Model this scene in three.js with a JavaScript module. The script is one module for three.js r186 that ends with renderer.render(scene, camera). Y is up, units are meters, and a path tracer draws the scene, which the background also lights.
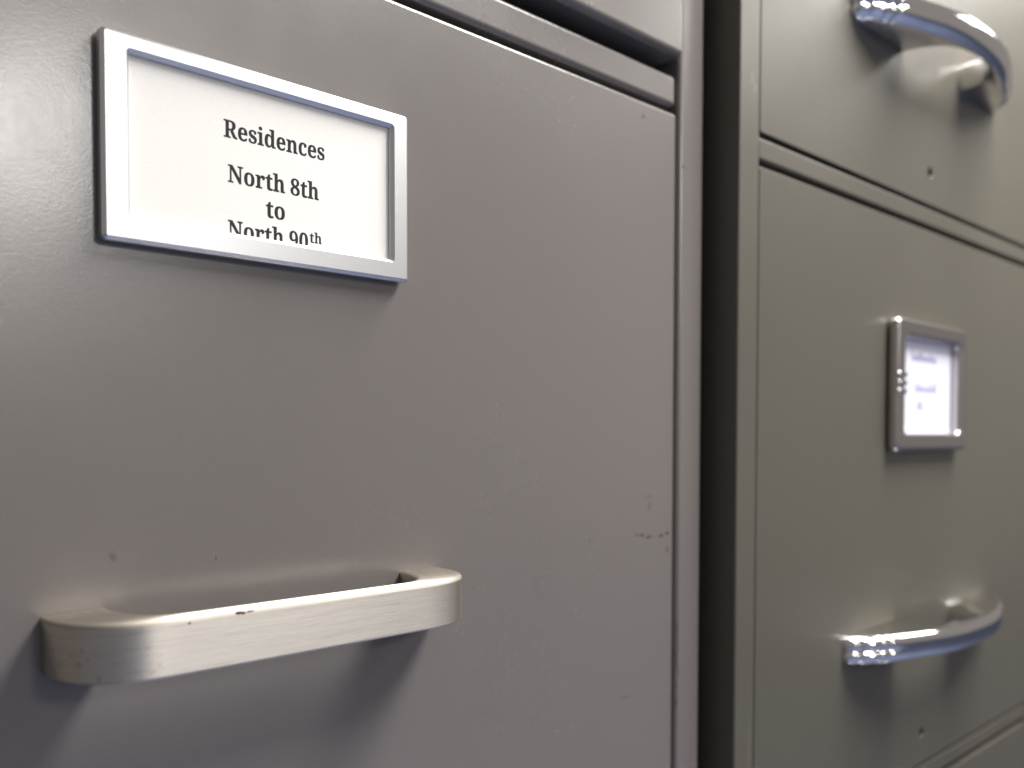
import * as THREE from 'three';
import { toCreasedNormals, mergeGeometries } from 'three/addons/utils/BufferGeometryUtils.js';
import { RoundedBoxGeometry } from 'three/addons/geometries/RoundedBoxGeometry.js';
import { RectAreaLightUniformsLib } from 'three/addons/lights/RectAreaLightUniformsLib.js';

// ------------------------------------------------------------------ camera, light, exposure
const scene = new THREE.Scene();
const FLOOR_TO_HANDLE = 1.0957;                    // the bar handle's top edge stands this high above the floor
const camera = new THREE.PerspectiveCamera(2 * Math.atan(384 / 900) * 180 / Math.PI, 1024 / 768, 0.01, 60);
{
  const yaw = 0.75516, pitch = 0.03158, roll = 0.00143;
  const fwd = new THREE.Vector3(Math.sin(yaw) * Math.cos(pitch), -Math.sin(pitch), -Math.cos(yaw) * Math.cos(pitch));
  const right = new THREE.Vector3().crossVectors(fwd, new THREE.Vector3(0, 1, 0)).normalize();
  const up = new THREE.Vector3().crossVectors(right, fwd);
  const r = right.clone().multiplyScalar(Math.cos(roll)).addScaledVector(up, Math.sin(roll));
  const u = up.clone().multiplyScalar(Math.cos(roll)).addScaledVector(right, -Math.sin(roll));
  camera.quaternion.setFromRotationMatrix(new THREE.Matrix4().makeBasis(r, u, fwd.clone().negate()));
  camera.position.set(0.05985, FLOOR_TO_HANDLE + 0.03991, 0.21487);
  camera.setViewOffset(1024, 768, 0, -80.5, 1024, 768);
  camera.focus = 0.245;
  camera.userData.fStop = 9.5;
}
const renderer = new THREE.WebGLRenderer({ antialias: true });
renderer.toneMapping = THREE.LinearToneMapping;
renderer.toneMappingExposure = 1.0;
renderer.shadowMap.enabled = true;
scene.background = new THREE.Color().setRGB(0.27, 0.25, 0.232);   // the plain, evenly lit surroundings
RectAreaLightUniformsLib.init();
const LAMP_Y = FLOOR_TO_HANDLE + 0.72, LAMP_INTENSITY = 47, LAMP_COLOR = new THREE.Color().setRGB(1.0, 0.975, 0.93);
const LAMP_SPOTS = [];                           // a row of strip lamps running away from the cabinets, and one lamp farther right
for (const x of [0.62]) for (const z of [0.31, 1.95, 3.59]) LAMP_SPOTS.push([x, z]);
LAMP_SPOTS.push([1.30, 0.31]);

// ------------------------------------------------------------------ helpers
let seed = 7;
const rnd = () => { seed = (seed + 0x6D2B79F5) | 0; let t = Math.imul(seed ^ (seed >>> 15), 1 | seed); t = (t + Math.imul(t ^ (t >>> 7), 61 | t)) ^ t; return ((t ^ (t >>> 14)) >>> 0) / 4294967296; };
function shadows(o) { o.castShadow = true; o.receiveShadow = true; return o; }
function metreUV(g) {                            // texture coordinates in metres, by the way each face points
  const p = g.attributes.position, n = g.attributes.normal, uv = new Float32Array(p.count * 2);
  for (let i = 0; i < p.count; i++) {
    const a = Math.abs(n.getX(i)), b = Math.abs(n.getY(i)), c = Math.abs(n.getZ(i));
    const x = p.getX(i), y = p.getY(i), z = p.getZ(i);
    if (c >= a && c >= b) { uv[2 * i] = x; uv[2 * i + 1] = y; }
    else if (a >= b) { uv[2 * i] = z; uv[2 * i + 1] = y; }
    else { uv[2 * i] = x; uv[2 * i + 1] = z; }
  }
  g.setAttribute('uv', new THREE.BufferAttribute(uv, 2));
  return g;
}
function part(name, g, m, parent) { const o = shadows(new THREE.Mesh(g, m)); o.name = name; parent.add(o); return o; }
function box(x0, x1, y0, y1, z0, z1, r = 0.001) {
  const g = new RoundedBoxGeometry(x1 - x0, y1 - y0, z1 - z0, 3, Math.min(r, (x1 - x0) / 2.01, (y1 - y0) / 2.01, (z1 - z0) / 2.01));
  g.translate((x0 + x1) / 2, (y0 + y1) / 2, (z0 + z1) / 2);
  return metreUV(g);
}
function roundRect(P, x0, x1, y0, y1, r) {
  P.moveTo(x0 + r, y0); P.lineTo(x1 - r, y0); P.absarc(x1 - r, y0 + r, r, -Math.PI / 2, 0, false);
  P.lineTo(x1, y1 - r); P.absarc(x1 - r, y1 - r, r, 0, Math.PI / 2, false);
  P.lineTo(x0 + r, y1); P.absarc(x0 + r, y1 - r, r, Math.PI / 2, Math.PI, false);
  P.lineTo(x0, y0 + r); P.absarc(x0 + r, y0 + r, r, Math.PI, Math.PI * 1.5, false);
  return P;
}
function smooth(g, crease) {                     // creased normals; worked out in millimetres because close vertices are merged on a 1/100 grid
  g.scale(1e4, 1e4, 1e4); g = toCreasedNormals(g, crease); g.scale(1e-4, 1e-4, 1e-4); return g;
}
function slab(shape, z0, z1, bevel, segs = 4) {  // outline extruded from z0 to z1 with rounded edges
  let g = new THREE.ExtrudeGeometry(shape, { depth: z1 - z0 - 2 * bevel, bevelEnabled: true, bevelThickness: bevel, bevelSize: bevel, bevelOffset: -bevel, bevelSegments: segs, curveSegments: 10 });
  g.translate(0, 0, z0 + bevel);
  g.deleteAttribute('uv');
  g = smooth(g, 0.6);
  const p = g.attributes.position, n = g.attributes.normal;      // keep the two large faces flat right up to where the rounding starts
  if (segs > 1) for (let i = 0; i < p.count; i++) {
    if (Math.abs(p.getZ(i) - z1) < 1e-6) n.setXYZ(i, 0, 0, 1);
    else if (Math.abs(p.getZ(i) - z0) < 1e-6) n.setXYZ(i, 0, 0, -1);
  }
  return metreUV(g);
}
// a bar swept along outer/inner plan curves [x, z]; profile entries [a, off, y]: a = 0 at the inner curve, 1 at the outer, off = metres along the outer normal
function loft(outer, inner, profile, crease, notch) {
  const n = outer.length, k = profile.length, pos = [], uv = [], idx = [];
  let len = 0; const lens = outer.map((p, i) => (len += i ? Math.hypot(p[0] - outer[i - 1][0], p[1] - outer[i - 1][1]) : 0));
  for (let i = 0; i < n; i++) {
    const a = outer[Math.max(0, i - 1)], b = outer[Math.min(n - 1, i + 1)];
    let nx = -(b[1] - a[1]), nz = b[0] - a[0]; const l = Math.hypot(nx, nz); nx /= l; nz /= l;
    let per = 0;
    for (let j = 0; j <= k; j++) {
      const q = profile[j % k], dn = notch && q[0] === 1 ? notch(Math.min(lens[i], len - lens[i]), q) : 0, off = q[1] + dn;
      const x = inner[i][0] + (outer[i][0] - inner[i][0]) * q[0] + nx * off, z = inner[i][1] + (outer[i][1] - inner[i][1]) * q[0] + nz * off;
      pos.push(x, q[2], Math.max(z, 0));
      if (j) { const o = profile[j - 1]; per += Math.hypot(q[2] - o[2], (q[1] - o[1]) + (q[0] - o[0]) * 0.006); }
      uv.push(lens[i], per);
    }
  }
  for (let i = 0; i < n - 1; i++) for (let j = 0; j < k; j++) {
    const a = i * (k + 1) + j, b = a + 1, c = a + k + 1, d = c + 1;
    idx.push(a, b, c, b, d, c);
  }
  const g = new THREE.BufferGeometry();
  g.setAttribute('position', new THREE.Float32BufferAttribute(pos, 3)); g.setAttribute('uv', new THREE.Float32BufferAttribute(uv, 2)); g.setIndex(idx);
  return smooth(g, crease);
}

// ------------------------------------------------------------------ textures
function lattice(n) { const a = new Float32Array(n * n); for (let i = 0; i < a.length; i++) a[i] = rnd(); return a; }
function tiledNoise(size, cellsX, cellsY, grid, gn, x, y) {      // smooth value noise that tiles
  const fx = x / size * cellsX, fy = y / size * cellsY, ix = Math.floor(fx), iy = Math.floor(fy);
  let tx = fx - ix, ty = fy - iy; tx = tx * tx * (3 - 2 * tx); ty = ty * ty * (3 - 2 * ty);
  const at = (i, j) => grid[(((j % cellsY) + cellsY) % cellsY % gn) * gn + ((i % cellsX) + cellsX) % cellsX % gn];
  return (at(ix, iy) * (1 - tx) + at(ix + 1, iy) * tx) * (1 - ty) + (at(ix, iy + 1) * (1 - tx) + at(ix + 1, iy + 1) * tx) * ty;
}
function dataTexture(size, fn, repeat, srgb = false) {
  const d = new Uint8Array(size * size * 4);
  for (let y = 0; y < size; y++) for (let x = 0; x < size; x++) {
    const v = fn(x, y), i = (y * size + x) * 4;
    for (let c = 0; c < 3; c++) d[i + c] = Math.max(0, Math.min(255, Math.round(255 * (Array.isArray(v) ? v[c] : v))));
    d[i + 3] = 255;
  }
  const t = new THREE.DataTexture(d, size, size);
  t.wrapS = t.wrapT = THREE.RepeatWrapping; t.magFilter = THREE.LinearFilter; t.minFilter = THREE.LinearMipmapLinearFilter; t.generateMipmaps = true;
  t.repeat.set(repeat[0], repeat[1]); if (srgb) t.colorSpace = THREE.SRGBColorSpace; t.needsUpdate = true;
  return t;
}
const G = lattice(512);
const orangePeel = dataTexture(1024, (x, y) => 0.5 * tiledNoise(1024, 151, 151, G, 512, x, y) + 0.42 * tiledNoise(1024, 233, 233, G, 512, x, y) + 0.08 * tiledNoise(1024, 53, 53, G, 512, x, y), [1 / 0.07, 1 / 0.07]);
const brushed = dataTexture(1024, (x, y) => 0.6 * tiledNoise(1024, 40, 500, G, 512, x, y) + 0.4 * tiledNoise(1024, 90, 400, G, 512, x, y), [1 / 0.06, 1 / 0.04]);
const unevenSheen = dataTexture(512, (x, y) => 0.78 + 0.12 * tiledNoise(512, 5, 5, G, 512, x, y) + 0.07 * tiledNoise(512, 23, 17, G, 512, x, y) + 0.05 * tiledNoise(512, 160, 160, G, 512, x, y), [1 / 0.21, 1 / 0.21]);
const carpetTex = dataTexture(512, (x, y) => { const v = 0.6 + 0.4 * (0.5 * tiledNoise(512, 128, 128, G, 512, x, y) + 0.5 * tiledNoise(512, 31, 31, G, 512, x, y)); return [v, v, v]; }, [1.2, 1.2], true);

const MAP_BASE = 0.50;                           // the mapped paint's own tone in the texture (linear); such materials divide their colour by it so that chips may be lighter
function paintMap(w, h, pxPerM, marks) {   // paint tint with faint mottling plus the chips and rust of one panel; x, y of marks in metres from the lower left
  const W = Math.round(w * pxPerM), H = Math.round(h * pxPerM), c = document.createElement('canvas'); c.width = W; c.height = H;
  const x = c.getContext('2d');
  x.fillStyle = 'rgb(188,188,188)'; x.fillRect(0, 0, W, H);
  for (let i = 0; i < 900; i++) {
    const s = 1 + rnd() * 2.2, v = rnd() < 0.5 ? 200 : 176; x.fillStyle = `rgba(${v},${v},${v},0.10)`;
    x.beginPath(); x.ellipse(rnd() * W, rnd() * H, s, s * (0.5 + rnd()), rnd() * 3, 0, 7); x.fill();
  }
  for (const [mx, my, rx, ry, col, ang = 0] of marks) {
    for (let k = 0; k < 5; k++) {
      x.fillStyle = col; x.beginPath();
      x.ellipse((mx + (rnd() - 0.5) * rx) * pxPerM, H - (my + (rnd() - 0.5) * ry) * pxPerM, rx * pxPerM * (0.35 + rnd() * 0.4), ry * pxPerM * (0.3 + rnd() * 0.4), ang + (rnd() - 0.5) * 0.4, 0, 7); x.fill();
    }
  }
  const t = new THREE.CanvasTexture(c); t.colorSpace = THREE.SRGBColorSpace;
  return t;
}
function onRect(t, x0, y0, w, h) {               // lay a whole texture over the rectangle of metre uv that starts at x0, y0
  t.wrapS = t.wrapT = THREE.ClampToEdgeWrapping; t.repeat.set(1 / w, 1 / h); t.offset.set(-x0 / w, -y0 / h); return t;
}

// ------------------------------------------------------------------ materials
const GREY = [0.149, 0.134, 0.128], OLIVE = [0.082, 0.075, 0.060];
function paint(rgb, extra = {}) {
  const m = new THREE.MeshPhysicalMaterial({ roughness: 0.285, roughnessMap: unevenSheen, metalness: 0, ior: 1.75, bumpMap: orangePeel, bumpScale: 0.000012, ...extra });
  m.color.setRGB(...rgb); return m;
}
const M = {
  grey: paint(GREY), olive: paint(OLIVE, { bumpScale: 0.000008, roughness: 0.46, ior: 1.55 }),
  dark: new THREE.MeshStandardMaterial({ color: new THREE.Color().setRGB(0.02, 0.02, 0.02), roughness: 0.8 }),
  frame: new THREE.MeshPhysicalMaterial({ color: new THREE.Color().setRGB(0.70, 0.70, 0.72), metalness: 1, roughness: 0.36, bumpMap: brushed, bumpScale: 0.00001 }),
  handle: new THREE.MeshPhysicalMaterial({ color: new THREE.Color().setRGB(0.82, 0.775, 0.72), metalness: 1, roughness: 0.34, anisotropy: 0.75, anisotropyRotation: Math.PI / 2, bumpMap: brushed, bumpScale: 0.000004 }),
  chrome: new THREE.MeshPhysicalMaterial({ color: new THREE.Color().setRGB(0.84, 0.83, 0.84), metalness: 1, roughness: 0.07 }),
  dullChrome: new THREE.MeshPhysicalMaterial({ color: new THREE.Color().setRGB(0.54, 0.51, 0.51), metalness: 1, roughness: 0.22 }),
  carpet: new THREE.MeshStandardMaterial({ color: new THREE.Color().setRGB(0.29, 0.36, 0.60), roughness: 1, map: carpetTex }),
  lampFrame: new THREE.MeshStandardMaterial({ color: new THREE.Color().setRGB(0.8, 0.8, 0.8), roughness: 0.5 }),
};
M.lampGlow = new THREE.MeshStandardMaterial({ color: 0xffffff, roughness: 0.6, emissive: LAMP_COLOR, emissiveIntensity: 1.0 });

// ------------------------------------------------------------------ floor
{
  const g = new THREE.BoxGeometry(16, 0.04, 16); g.translate(0.3, -0.02, 5); metreUV(g);
  const o = part('floor', g, M.carpet, scene); o.userData = { kind: 'structure', label: 'blue grey carpet floor under the filing cabinets', category: 'floor' };
}

// ------------------------------------------------------------------ cabinets
const PITCH = 0.3057;
function tag(o, label, category, group) { o.userData = { label, category }; if (group) o.userData.group = group; return o; }
function holeAt(shape, x, y, r) { const h = new THREE.Path(); h.absarc(x, y, r, 0, Math.PI * 2, true); shape.holes.push(h); }

// grey cabinet: origin on the floor below the middle of its front; drawer faces in the plane z = 0
const greyX = 0.175, HALF = 0.175, OUT = 0.1931;
const grey = new THREE.Group(); grey.name = 'filing_cabinet'; grey.position.set(greyX, 0, 0); scene.add(grey);
tag(grey, 'grey beige steel filing cabinet with satin bar handle and silver label frame', 'filing cabinet');
const Y = FLOOR_TO_HANDLE;                       // heights measured from the bar handle's top edge
const DT = Y + 0.1655, DB = Y - 0.1198;          // top and bottom of the drawer with the printed card
{
  const TOP = DT + PITCH + 0.032, BACK = -0.66;
  const grime = 'rgba(70,58,52,0.55)';
  const postMap = onRect(paintMap(0.02, 0.4, 2500, [[0.0017, 0.105, 0.0006, 0.012, 'rgba(110,76,46,0.4)'], [0.0017, 0.085, 0.0006, 0.006, 'rgba(104,72,36,0.45)'], [0.0035, 0.296, 0.0006, 0.0008, grime]]), 0.1755, Y - 0.15, 0.02, 0.4);
  part('side_panel', box(-OUT + 0.0006, -OUT + 0.012, 0, TOP - 0.003, BACK, -0.0205), M.grey, grey);
  part('side_panel', box(OUT - 0.012, OUT - 0.0006, 0, TOP - 0.003, BACK, -0.0205), M.grey, grey);
  part('top_panel', box(-OUT, OUT, TOP - 0.002, TOP + 0.012, BACK, 0.0, 0.004), M.grey, grey);
  part('back_panel', box(-OUT + 0.0125, OUT - 0.0125, 0.01, TOP - 0.003, BACK, BACK + 0.01), M.grey, grey);
  part('post', box(-OUT, -HALF - 0.0018, 0, TOP - 0.003, -0.02, 0.0004, 0.0022), M.grey, grey);
  const postPaint = paint(GREY.map((v) => v / MAP_BASE)); postPaint.map = postMap;
  part('post', box(HALF + 0.0018, OUT, 0, TOP - 0.003, -0.02, 0.0004, 0.0022), postPaint, grey);
  part('plinth', box(-HALF - 0.001, HALF + 0.001, 0, DB - 3 * PITCH - 0.004, -0.03, -0.004), M.grey, grey);

  // the drawer with the printed card wears scuffs of its own
  const marks = [[0.3292, 0.2796, 0.0011, 0.0011, 'rgba(70,58,52,0.18)'], [0.3275, 0.1221, 0.0014, 0.0008, 'rgba(84,80,80,0.18)'], [0.3305, 0.1221, 0.0014, 0.0009, 'rgba(84,80,80,0.24)'],
    [0.3345, 0.1212, 0.0026, 0.0008, 'rgba(96,58,38,0.27)', 0.06], [0.3415, 0.1212, 0.002, 0.0008, 'rgba(96,64,48,0.30)'], [0.3455, 0.1216, 0.0018, 0.0012, 'rgba(96,58,38,0.30)'], [0.3458, 0.1155, 0.0008, 0.0022, 'rgba(96,70,56,0.18)'],
    [0.334, 0.1366, 0.003, 0.0007, 'rgba(96,76,66,0.13)'], [0.3345, 0.133, 0.0015, 0.0018, 'rgba(96,76,66,0.11)'], [0.3005, 0.1222, 0.0006, 0.0009, 'rgba(70,58,52,0.18)'], [0.3206, 0.0618, 0.004, 0.0003, 'rgba(90,84,82,0.15)', -0.1],
    [0.1350, 0.1315, 0.0012, 0.0014, 'rgba(110,84,78,0.10)'], [0.1595, 0.1300, 0.0003, 0.0012, 'rgba(230,230,230,0.18)'], [0.160, 0.1290, 0.0004, 0.0009, 'rgba(110,90,80,0.15)']];
  const worn = paint(GREY.map((v) => v / MAP_BASE)); worn.map = onRect(paintMap(0.35, 0.2853, 5000, marks), -HALF, DB, 0.35, 0.2853);

  // bar handle: flat bar bent back to two broad feet
  const outer = [], inner = [];
  const N = 26;
  for (let i = 0; i <= N; i++) { const a = i / N * Math.PI / 2; outer.push([-0.0332 - 0.0226 * Math.pow(Math.cos(a), 0.74), 0.001 + 0.0216 * Math.pow(Math.sin(a), 0.78)]); inner.push([-0.0300 - 0.0116 * Math.pow(Math.cos(a), 0.85), 0.0172 * Math.pow(Math.sin(a), 1.05)]); }
  outer.unshift([-0.0556, 0]); inner.unshift([-0.0416, -0.0001]);
  for (let i = 1; i < 12; i++) { outer.push([-0.0332 + 0.0664 * i / 12, 0.0226]); inner.push([-0.0300 + 0.06 * i / 12, 0.0172]); }
  for (let i = N; i >= 0; i--) { outer.push([-outer[i + 1][0], outer[i + 1][1]]); inner.push([-inner[i + 1][0], inner[i + 1][1]]); }
  outer.push([0.0556, 0]); inner.push([0.0416, -0.0001]);
  const H = 0.0128, r = 0.0006, e = 0.00012, prof = [];
  const corner = (f) => { for (let q = 0; q <= 4; q++) prof.push(f(Math.sin(q / 4 * Math.PI / 2), Math.cos(q / 4 * Math.PI / 2))); };
  prof.push([0, 0, -r - e]); corner((sn, c) => [0, r - r * c, -r + r * sn]); prof.push([0, r + e, 0]);
  prof.push([1, -r - e, 0]); corner((sn, c) => [1, -r + r * sn, -r + r * c]); prof.push([1, 0, -r - e]);
  prof.push([1, 0, -H + r + e]); corner((sn, c) => [1, -r + r * c, -H + r - r * sn]); prof.push([1, -r - e, -H]);
  prof.push([0, r + e, -H]); corner((sn, c) => [0, r - r * sn, -H + r - r * c]); prof.push([0, 0, -H + r + e]);
  const barHandle = loft(outer, inner, prof, 0.75);
  {                                              // brushed streaks along the bar, two nicks on its top front edge and small stains
    const S = 10000, LEN = 0.178, PER = 0.040, c = document.createElement('canvas'); c.width = Math.round(LEN * S); c.height = Math.round(PER * S);
    const x = c.getContext('2d'); x.fillStyle = 'rgb(232,230,226)'; x.fillRect(0, 0, c.width, c.height);
    for (let i = 0; i < 9000; i++) { const v = rnd() < 0.5 ? 255 : 165; x.fillStyle = `rgba(${v},${v - 4},${v - 10},${0.04 + rnd() * 0.10})`; x.fillRect(rnd() * c.width - 60, rnd() * c.height, 20 + rnd() * 150, 1 + rnd() * 0.8); }
    let at = 0; const arc = outer.map((p, i) => (at += i ? Math.hypot(p[0] - outer[i - 1][0], p[1] - outer[i - 1][1]) : 0));
    const mid = at / 2, front = 0.0085;          // front: where the front face begins round the bar's section
    const spot = (dx, dv, rx, ry, col) => { for (let k = 0; k < 4; k++) { x.fillStyle = col; x.beginPath(); x.ellipse((mid + dx + (rnd() - 0.5) * rx) * S, c.height - (front + dv + (rnd() - 0.5) * ry) * S, rx * S * (0.4 + rnd() * 0.4), ry * S * (0.4 + rnd() * 0.4), 0, 0, 7); x.fill(); } };
    spot(-0.0196, -0.0015, 0.0012, 0.0005, 'rgba(74,58,46,0.75)'); spot(-0.0172, -0.0016, 0.0010, 0.0003, 'rgba(84,66,54,0.65)'); spot(-0.0318, -0.0008, 0.0004, 0.0003, 'rgba(90,64,54,0.7)');
    for (let i = 0; i < 26; i++) spot(-0.066 + rnd() * 0.03, 0.003 + rnd() * 0.010, 0.0003 + rnd() * 0.0008, 0.0003 + rnd() * 0.0005, 'rgba(170,140,112,0.07)');
    const t = new THREE.CanvasTexture(c); t.colorSpace = THREE.SRGBColorSpace; M.handle.map = onRect(t, 0, 0, LEN, PER);
    const rc = document.createElement('canvas'); rc.width = 8; rc.height = 320; const y = rc.getContext('2d');   // only the faces are brushed fine; the sawn top and bottom edges are left rough
    y.fillStyle = 'rgb(104,104,104)'; y.fillRect(0, 0, 8, 320); y.fillStyle = 'rgb(196,196,196)';
    const strip = (v0, v1) => y.fillRect(0, 320 - v1 / PER * 320, 8, (v1 - v0) / PER * 320); strip(0.0012, 0.0072); strip(0.0215, 0.0275);
    const rt = new THREE.CanvasTexture(rc); M.handle.roughness = 1; M.handle.roughnessMap = onRect(rt, 0, 0, LEN, PER);
  }
  // label frame
  const fs = roundRect(new THREE.Shape(), -0.0426, 0.0426, 0.0842, 0.1316, 0.0012);
  fs.holes.push(roundRect(new THREE.Path(), -0.0362, 0.0366, 0.0902, 0.1273, 0.0003));
  const labelFrame = slab(fs, 0.0002, 0.0039, 0.0009, 1);

  for (let k = -3; k <= 1; k++) {
    const y0 = DB + k * PITCH, y1 = DT + k * PITCH;
    const dg = box(-HALF, HALF, y0, y1, -0.018, 0, k === 1 ? 0.0026 : 0.0014);
    const d = part('drawer', dg, k === 0 ? worn : M.grey, grey);
    if (k === 1) { d.position.z = 0.0038; d.userData.label = 'upper drawer standing slightly open'; }
    if (k === 0) d.userData.label = 'drawer with rust scuffs near its right edge';
    const h = part('handle', barHandle, M.handle, d); h.position.y = Y + k * PITCH; h.position.z = 0.00005;
    const f = part('label_frame', labelFrame, M.frame, d); f.position.y = Y + k * PITCH;
    if (k < 1) part('rail', box(-HALF - 0.001, HALF + 0.0003, y1 + 0.0028, y1 + 0.0148, -0.02, -0.0006, 0.002), M.grey, grey);
  }
  part('rail', box(-HALF - 0.001, HALF + 0.001, DT + PITCH + 0.004, TOP - 0.0025, -0.02, -0.0006, 0.0012), M.grey, grey);
  for (let k = -3; k <= 1; k++) part('drawer_body', box(-HALF + 0.012, HALF - 0.012, DB + k * PITCH + 0.012, DT + k * PITCH - 0.03, BACK + 0.03, -0.0185), M.dark, grey);
}

// olive cabinet: stands a little further forward
const P = 0.012, oliveX = 0.561, OH = 0.1702, OOUT = 0.1852;
const olive = new THREE.Group(); olive.name = 'filing_cabinet_001'; olive.position.set(oliveX, 0, P); scene.add(olive);
tag(olive, 'olive grey steel filing cabinet with chrome arched handles and chrome label holder', 'filing cabinet');
{
  const T = Y + 0.1512, B = Y - 0.1404, TOP = T + PITCH + 0.03, BACK = -0.66;
  const chipMap = onRect(paintMap(0.016, 0.6, 2500, [[0.0088, 0.466, 0.0012, 0.0030, 'rgba(236,234,222,0.8)', 0.3], [0.0108, 0.4625, 0.0010, 0.0026, 'rgba(236,234,222,0.8)', 0.2], [0.0107, 0.19, 0.0004, 0.02, 'rgba(225,224,216,0.5)']]), -OOUT, Y - 0.28, 0.016, 0.6);
  const postPaint = paint(OLIVE.map((v) => v / MAP_BASE), { bumpScale: 0.000008, roughness: 0.46, ior: 1.55 }); postPaint.map = chipMap;
  part('side_panel', box(-OOUT + 0.0004, -OOUT + 0.012, 0, TOP - 0.003, BACK, -0.0185), M.olive, olive);
  part('side_panel', box(OOUT - 0.012, OOUT - 0.0004, 0, TOP - 0.003, BACK, -0.0185), M.olive, olive);
  part('top_panel', box(-OOUT, OOUT, TOP - 0.002, TOP + 0.012, BACK, 0, 0.004), M.olive, olive);
  part('back_panel', box(-OOUT + 0.0125, OOUT - 0.0125, 0.01, TOP - 0.003, BACK, BACK + 0.01), M.olive, olive);
  part('post', box(-OOUT, -OH - 0.0003, 0, TOP - 0.003, -0.018, 0.0, 0.0009), postPaint, olive);
  part('post', box(OH + 0.0003, OOUT, 0, TOP - 0.003, -0.018, 0.0, 0.0009), M.olive, olive);
  part('plinth', box(-OH - 0.0004, OH + 0.0004, 0, B - 3 * PITCH - 0.003, -0.03, -0.004), M.olive, olive);

  // arched chrome pull: wedge feet, two ribs along the bow, notched near both ends
  const spline = (pts, n) => new THREE.CatmullRomCurve3(pts.map(([x, z]) => new THREE.Vector3(x, 0, z)), false, 'centripetal').getSpacedPoints(n).map((v) => [v.x, v.z]);
  const oh = [[-0.093, 0], [-0.0925, 0.003], [-0.089, 0.007], [-0.080, 0.013], [-0.068, 0.018], [-0.055, 0.022], [-0.040, 0.0263], [-0.022, 0.0293], [0, 0.0303]];
  const ih = [[-0.037, 0], [-0.0365, 0.005], [-0.035, 0.010], [-0.032, 0.0148], [-0.027, 0.0186], [-0.020, 0.0215], [-0.010, 0.0235], [0, 0.0242]];
  const mir = (a) => [...a, ...a.slice(0, -1).reverse().map(([x, z]) => [-x, z])];
  const outer = spline(mir(oh), 180), inner = spline(mir(ih), 180);
  const prof = [[0, 0, -0.0058], [0, -0.0004, 0], [0, 0, 0.0058], [0, 0.0012, 0.0071], [1, -0.0036, 0.0072], [1, -0.0018, 0.0066], [1, -0.0006, 0.0054], [1, -0.0001, 0.0038], [1, 0, 0.0022], [1, 0, 0.0008], [1, 0, 0.0001], [1, 0, -0.0006], [1, 0, -0.0020], [1, -0.0004, -0.0038], [1, -0.0016, -0.0052], [1, -0.0032, -0.0064], [1, -0.0050, -0.0072], [0, 0.0012, -0.0071]];
  const pull = loft(outer, inner, prof, 0.85, (s, q) => {        // upright notches and a lengthwise groove, near the ends only
    let d = -0.0015 * Math.exp(-(((q[2] - 0.0001) / 0.0007) ** 2)) / (1 + Math.exp((s - 0.028) / 0.002));
    for (const at of [0.0085, 0.0185, 0.0238]) d -= 0.0013 * Math.exp(-(((s - at) / 0.0011) ** 2));
    return d;
  });
  // chrome label holder with three beads on its left upright
  const hs = roundRect(new THREE.Shape(), -0.0440, 0.0467, -0.0348, 0.033, 0.0036);
  hs.holes.push(roundRect(new THREE.Path(), -0.0340, 0.0370, -0.0255, 0.0238, 0.003));
  const holder = slab(hs, 0.0002, 0.0062, 0.0022, 6);
  const bead = new THREE.CapsuleGeometry(0.0015, 0.0072, 5, 12); bead.rotateZ(Math.PI / 2);

  for (let k = -3; k <= 1; k++) {
    const y0 = B + k * PITCH + 0.0, y1 = T + k * PITCH;
    const shape = roundRect(new THREE.Shape(), -OH, OH, y0, y1, 0.001);
    holeAt(shape, 0.0, Y - 0.1231 + k * PITCH, 0.0027);
    const d = part('drawer', slab(shape, -0.016, 0, 0.0004), M.olive, olive);
    const hd = part('handle', pull, M.chrome, d); hd.position.set(0, Y - 0.0630 + k * PITCH, 0.00005);
    const lh = part('label_holder', holder, M.dullChrome, d); lh.position.set(-0.0062, Y + 0.0672 + k * PITCH, 0);
    for (const j of [-1, 0, 1]) { const b = part('bead', bead, M.dullChrome, d); b.position.set(-0.0062 - 0.0390, Y + 0.0672 + k * PITCH + j * 0.0043, 0.0058); }
    if (k < 1) part('rail', box(-OH, OH, y1 + 0.003, y1 + 0.0122, -0.018, -0.0004, 0.0012), M.olive, olive);
  }
  part('rail', box(-OH, OH, T + PITCH + 0.003, TOP - 0.0025, -0.018, -0.0004, 0.0012), M.olive, olive);
  for (let k = -3; k <= 1; k++) part('drawer_body', box(-OH + 0.012, OH - 0.012, B + k * PITCH + 0.02, T + k * PITCH - 0.02, BACK + 0.03, -0.03), M.dark, olive);
}

// ------------------------------------------------------------------ cards in the label frames
function canvas(w, h) { const c = document.createElement('canvas'); c.width = w; c.height = h; return c; }
function card(name, w, h, draw, pos, label, tone = 'rgb(235,232,227)') {
  const S = 20000, c = canvas(Math.round(w * S), Math.round(h * S)), x = c.getContext('2d');
  x.fillStyle = tone; x.fillRect(0, 0, c.width, c.height);
  for (let i = 0; i < 5000; i++) { const v = rnd() < 0.5 ? 255 : 190; x.fillStyle = `rgba(${v},${v - 3},${v - 10},0.10)`; x.fillRect(rnd() * c.width, rnd() * c.height, 2 + rnd() * 14, 2 + rnd() * 3); }   // paper fibres
  draw(x, S, c.height);
  const t = new THREE.CanvasTexture(c); t.colorSpace = THREE.SRGBColorSpace; t.magFilter = THREE.LinearFilter;
  const g = new THREE.BoxGeometry(w, h, 0.0003);
  const paper = new THREE.MeshStandardMaterial({ color: new THREE.Color().setRGB(0.86, 0.85, 0.84), roughness: 0.9 }), face = new THREE.MeshStandardMaterial({ map: t, roughness: 0.9 });
  const o = shadows(new THREE.Mesh(g, [paper, paper, paper, paper, face, paper])); o.name = name; o.position.set(...pos); scene.add(o);
  return tag(o, label, 'label card');
}
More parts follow.
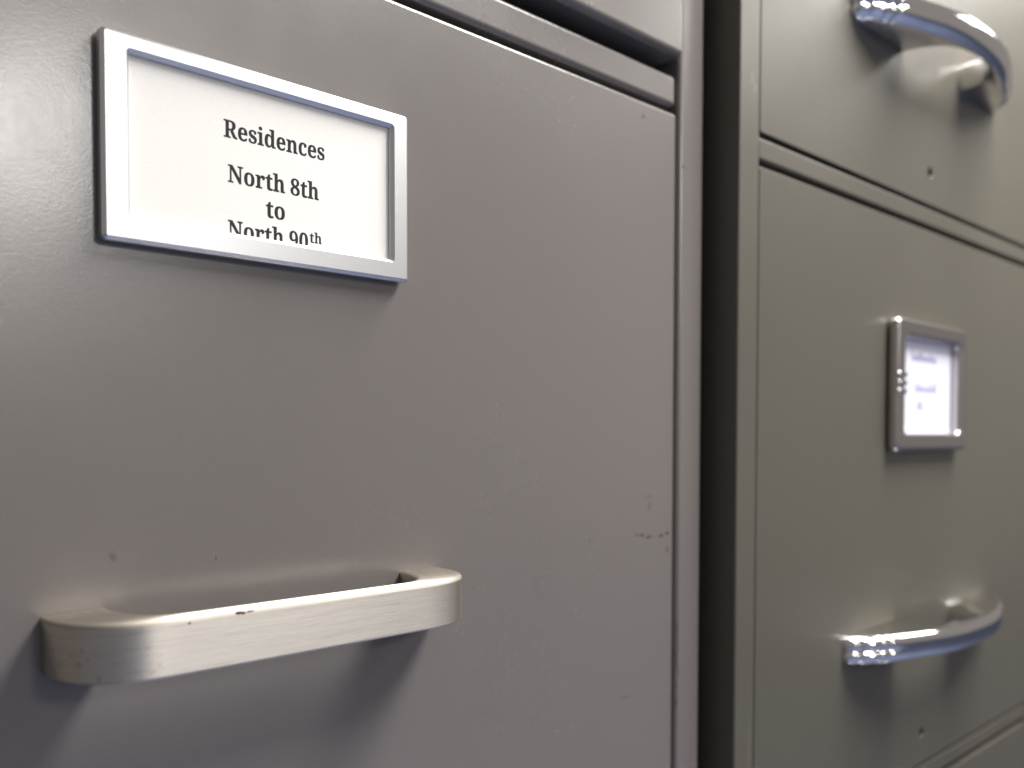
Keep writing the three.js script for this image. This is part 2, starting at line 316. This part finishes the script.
{
  const w = 0.0802, h = 0.0445, cx = 0.175, cy = Y + 0.1082;
  card('label_card', w, h, (x, S, H) => {
    const px = (X) => (X - (cx - w / 2)) * S, py = (yy) => H - (yy - (0.1082 - h / 2)) * S;
    x.fillStyle = 'rgb(34,30,34)'; x.textBaseline = 'alphabetic'; x.textAlign = 'left';
    const em = 0.0060 * S, shift = 0;
    const line = (txt, x0, x1, base, size = em, font = 'bold') => {
      x.save(); x.font = `${font} ${Math.round(size)}px serif`; const m = x.measureText(txt).width;
      x.translate(px(x0 + shift), py(base)); x.scale((px(x1) - px(x0)) / m, 1); x.lineWidth = size * 0.022; x.strokeStyle = x.fillStyle; x.fillText(txt, 0, 0); x.strokeText(txt, 0, 0); x.restore();
    };
    line('Residences', 0.1620, 0.1909, 0.1139);
    line('North 8th', 0.1630, 0.1890, 0.1030);
    line('to', 0.1733, 0.1790, 0.0960);
    line('North 90', 0.1629, 0.1857, 0.0893);
    line('th', 0.1860, 0.1898, 0.0914, em * 0.62);
  }, [cx, cy, 0.0019], 'white card printed Residences North 8th to North 90th in silver frame');
}
{
  const w = 0.074, h = 0.0515;
  card('label_card_001', w, h, (x, S, H) => {
    x.strokeStyle = 'rgb(112,109,158)'; x.lineWidth = 0.0008 * S; x.lineCap = 'round';
    const scribble = (x0, y0, letters, hgt) => {   // handwriting too blurred to read
      let at = x0 * S; const base = H - y0 * S; x.beginPath(); x.moveTo(at, base);
      for (let i = 0; i < letters; i++) { const tall = i === 0 || rnd() < 0.25 ? hgt : hgt * 0.55, wd = 0.0026 * S; x.bezierCurveTo(at + wd * 0.1, base - tall * S * 1.2, at + wd * 0.7, base - tall * S * 1.1, at + wd * 0.6, base); x.lineTo(at + wd, base - hgt * 0.1 * S); at += wd; }
      x.stroke();
    };
    scribble(0.022, 0.0395, 12, 0.0052); scribble(0.026, 0.0230, 11, 0.0058); scribble(0.029, 0.0135, 3, 0.005);
  }, [oliveX - 0.0062, Y + 0.0665, P + 0.0006], 'small white card with blurred handwriting in chrome label holder', 'rgb(214,213,226)');
}

// ------------------------------------------------------------------ ceiling lamps (outside the picture; they light it and are mirrored in paint and chrome)
{
  const W = 0.26, L = 0.6;
  const ring = roundRect(new THREE.Shape(), -W / 2 - 0.012, W / 2 + 0.012, -L / 2 - 0.012, L / 2 + 0.012, 0.004); ring.holes.push(roundRect(new THREE.Path(), -W / 2, W / 2, -L / 2, L / 2, 0.002));
  const frameG = slab(ring, 0, 0.03, 0.002, 1); frameG.rotateX(Math.PI / 2);
  const glowG = new THREE.BoxGeometry(W - 0.003, 0.008, L - 0.003);
  const nth = ['nearest the cabinets', 'second from the cabinets', 'farthest from the cabinets'];
  LAMP_SPOTS.forEach(([x, z], i) => {
    const o = new THREE.Group(); o.name = 'ceiling_lamp' + (i ? '_' + String(i).padStart(3, '0') : ''); o.position.set(x, LAMP_Y, z); scene.add(o);
    part('frame', frameG, M.lampFrame, o);
    const d = part('diffuser', glowG, M.lampGlow, o); d.position.y = -0.008;
    const l = new THREE.RectAreaLight(LAMP_COLOR, LAMP_INTENSITY * (i === 3 ? 0.25 : 1), W - 0.006, L - 0.006); l.position.set(0, -0.0135, 0); l.rotation.x = -Math.PI / 2; o.add(l);
    tag(o, i === 3 ? 'white strip ceiling lamp standing apart, right of the row of three' : `white strip ceiling lamp ${nth[i]} in the row of three`, 'ceiling lamp', 'ceiling lamps');
  });
}

renderer.render(scene, camera);
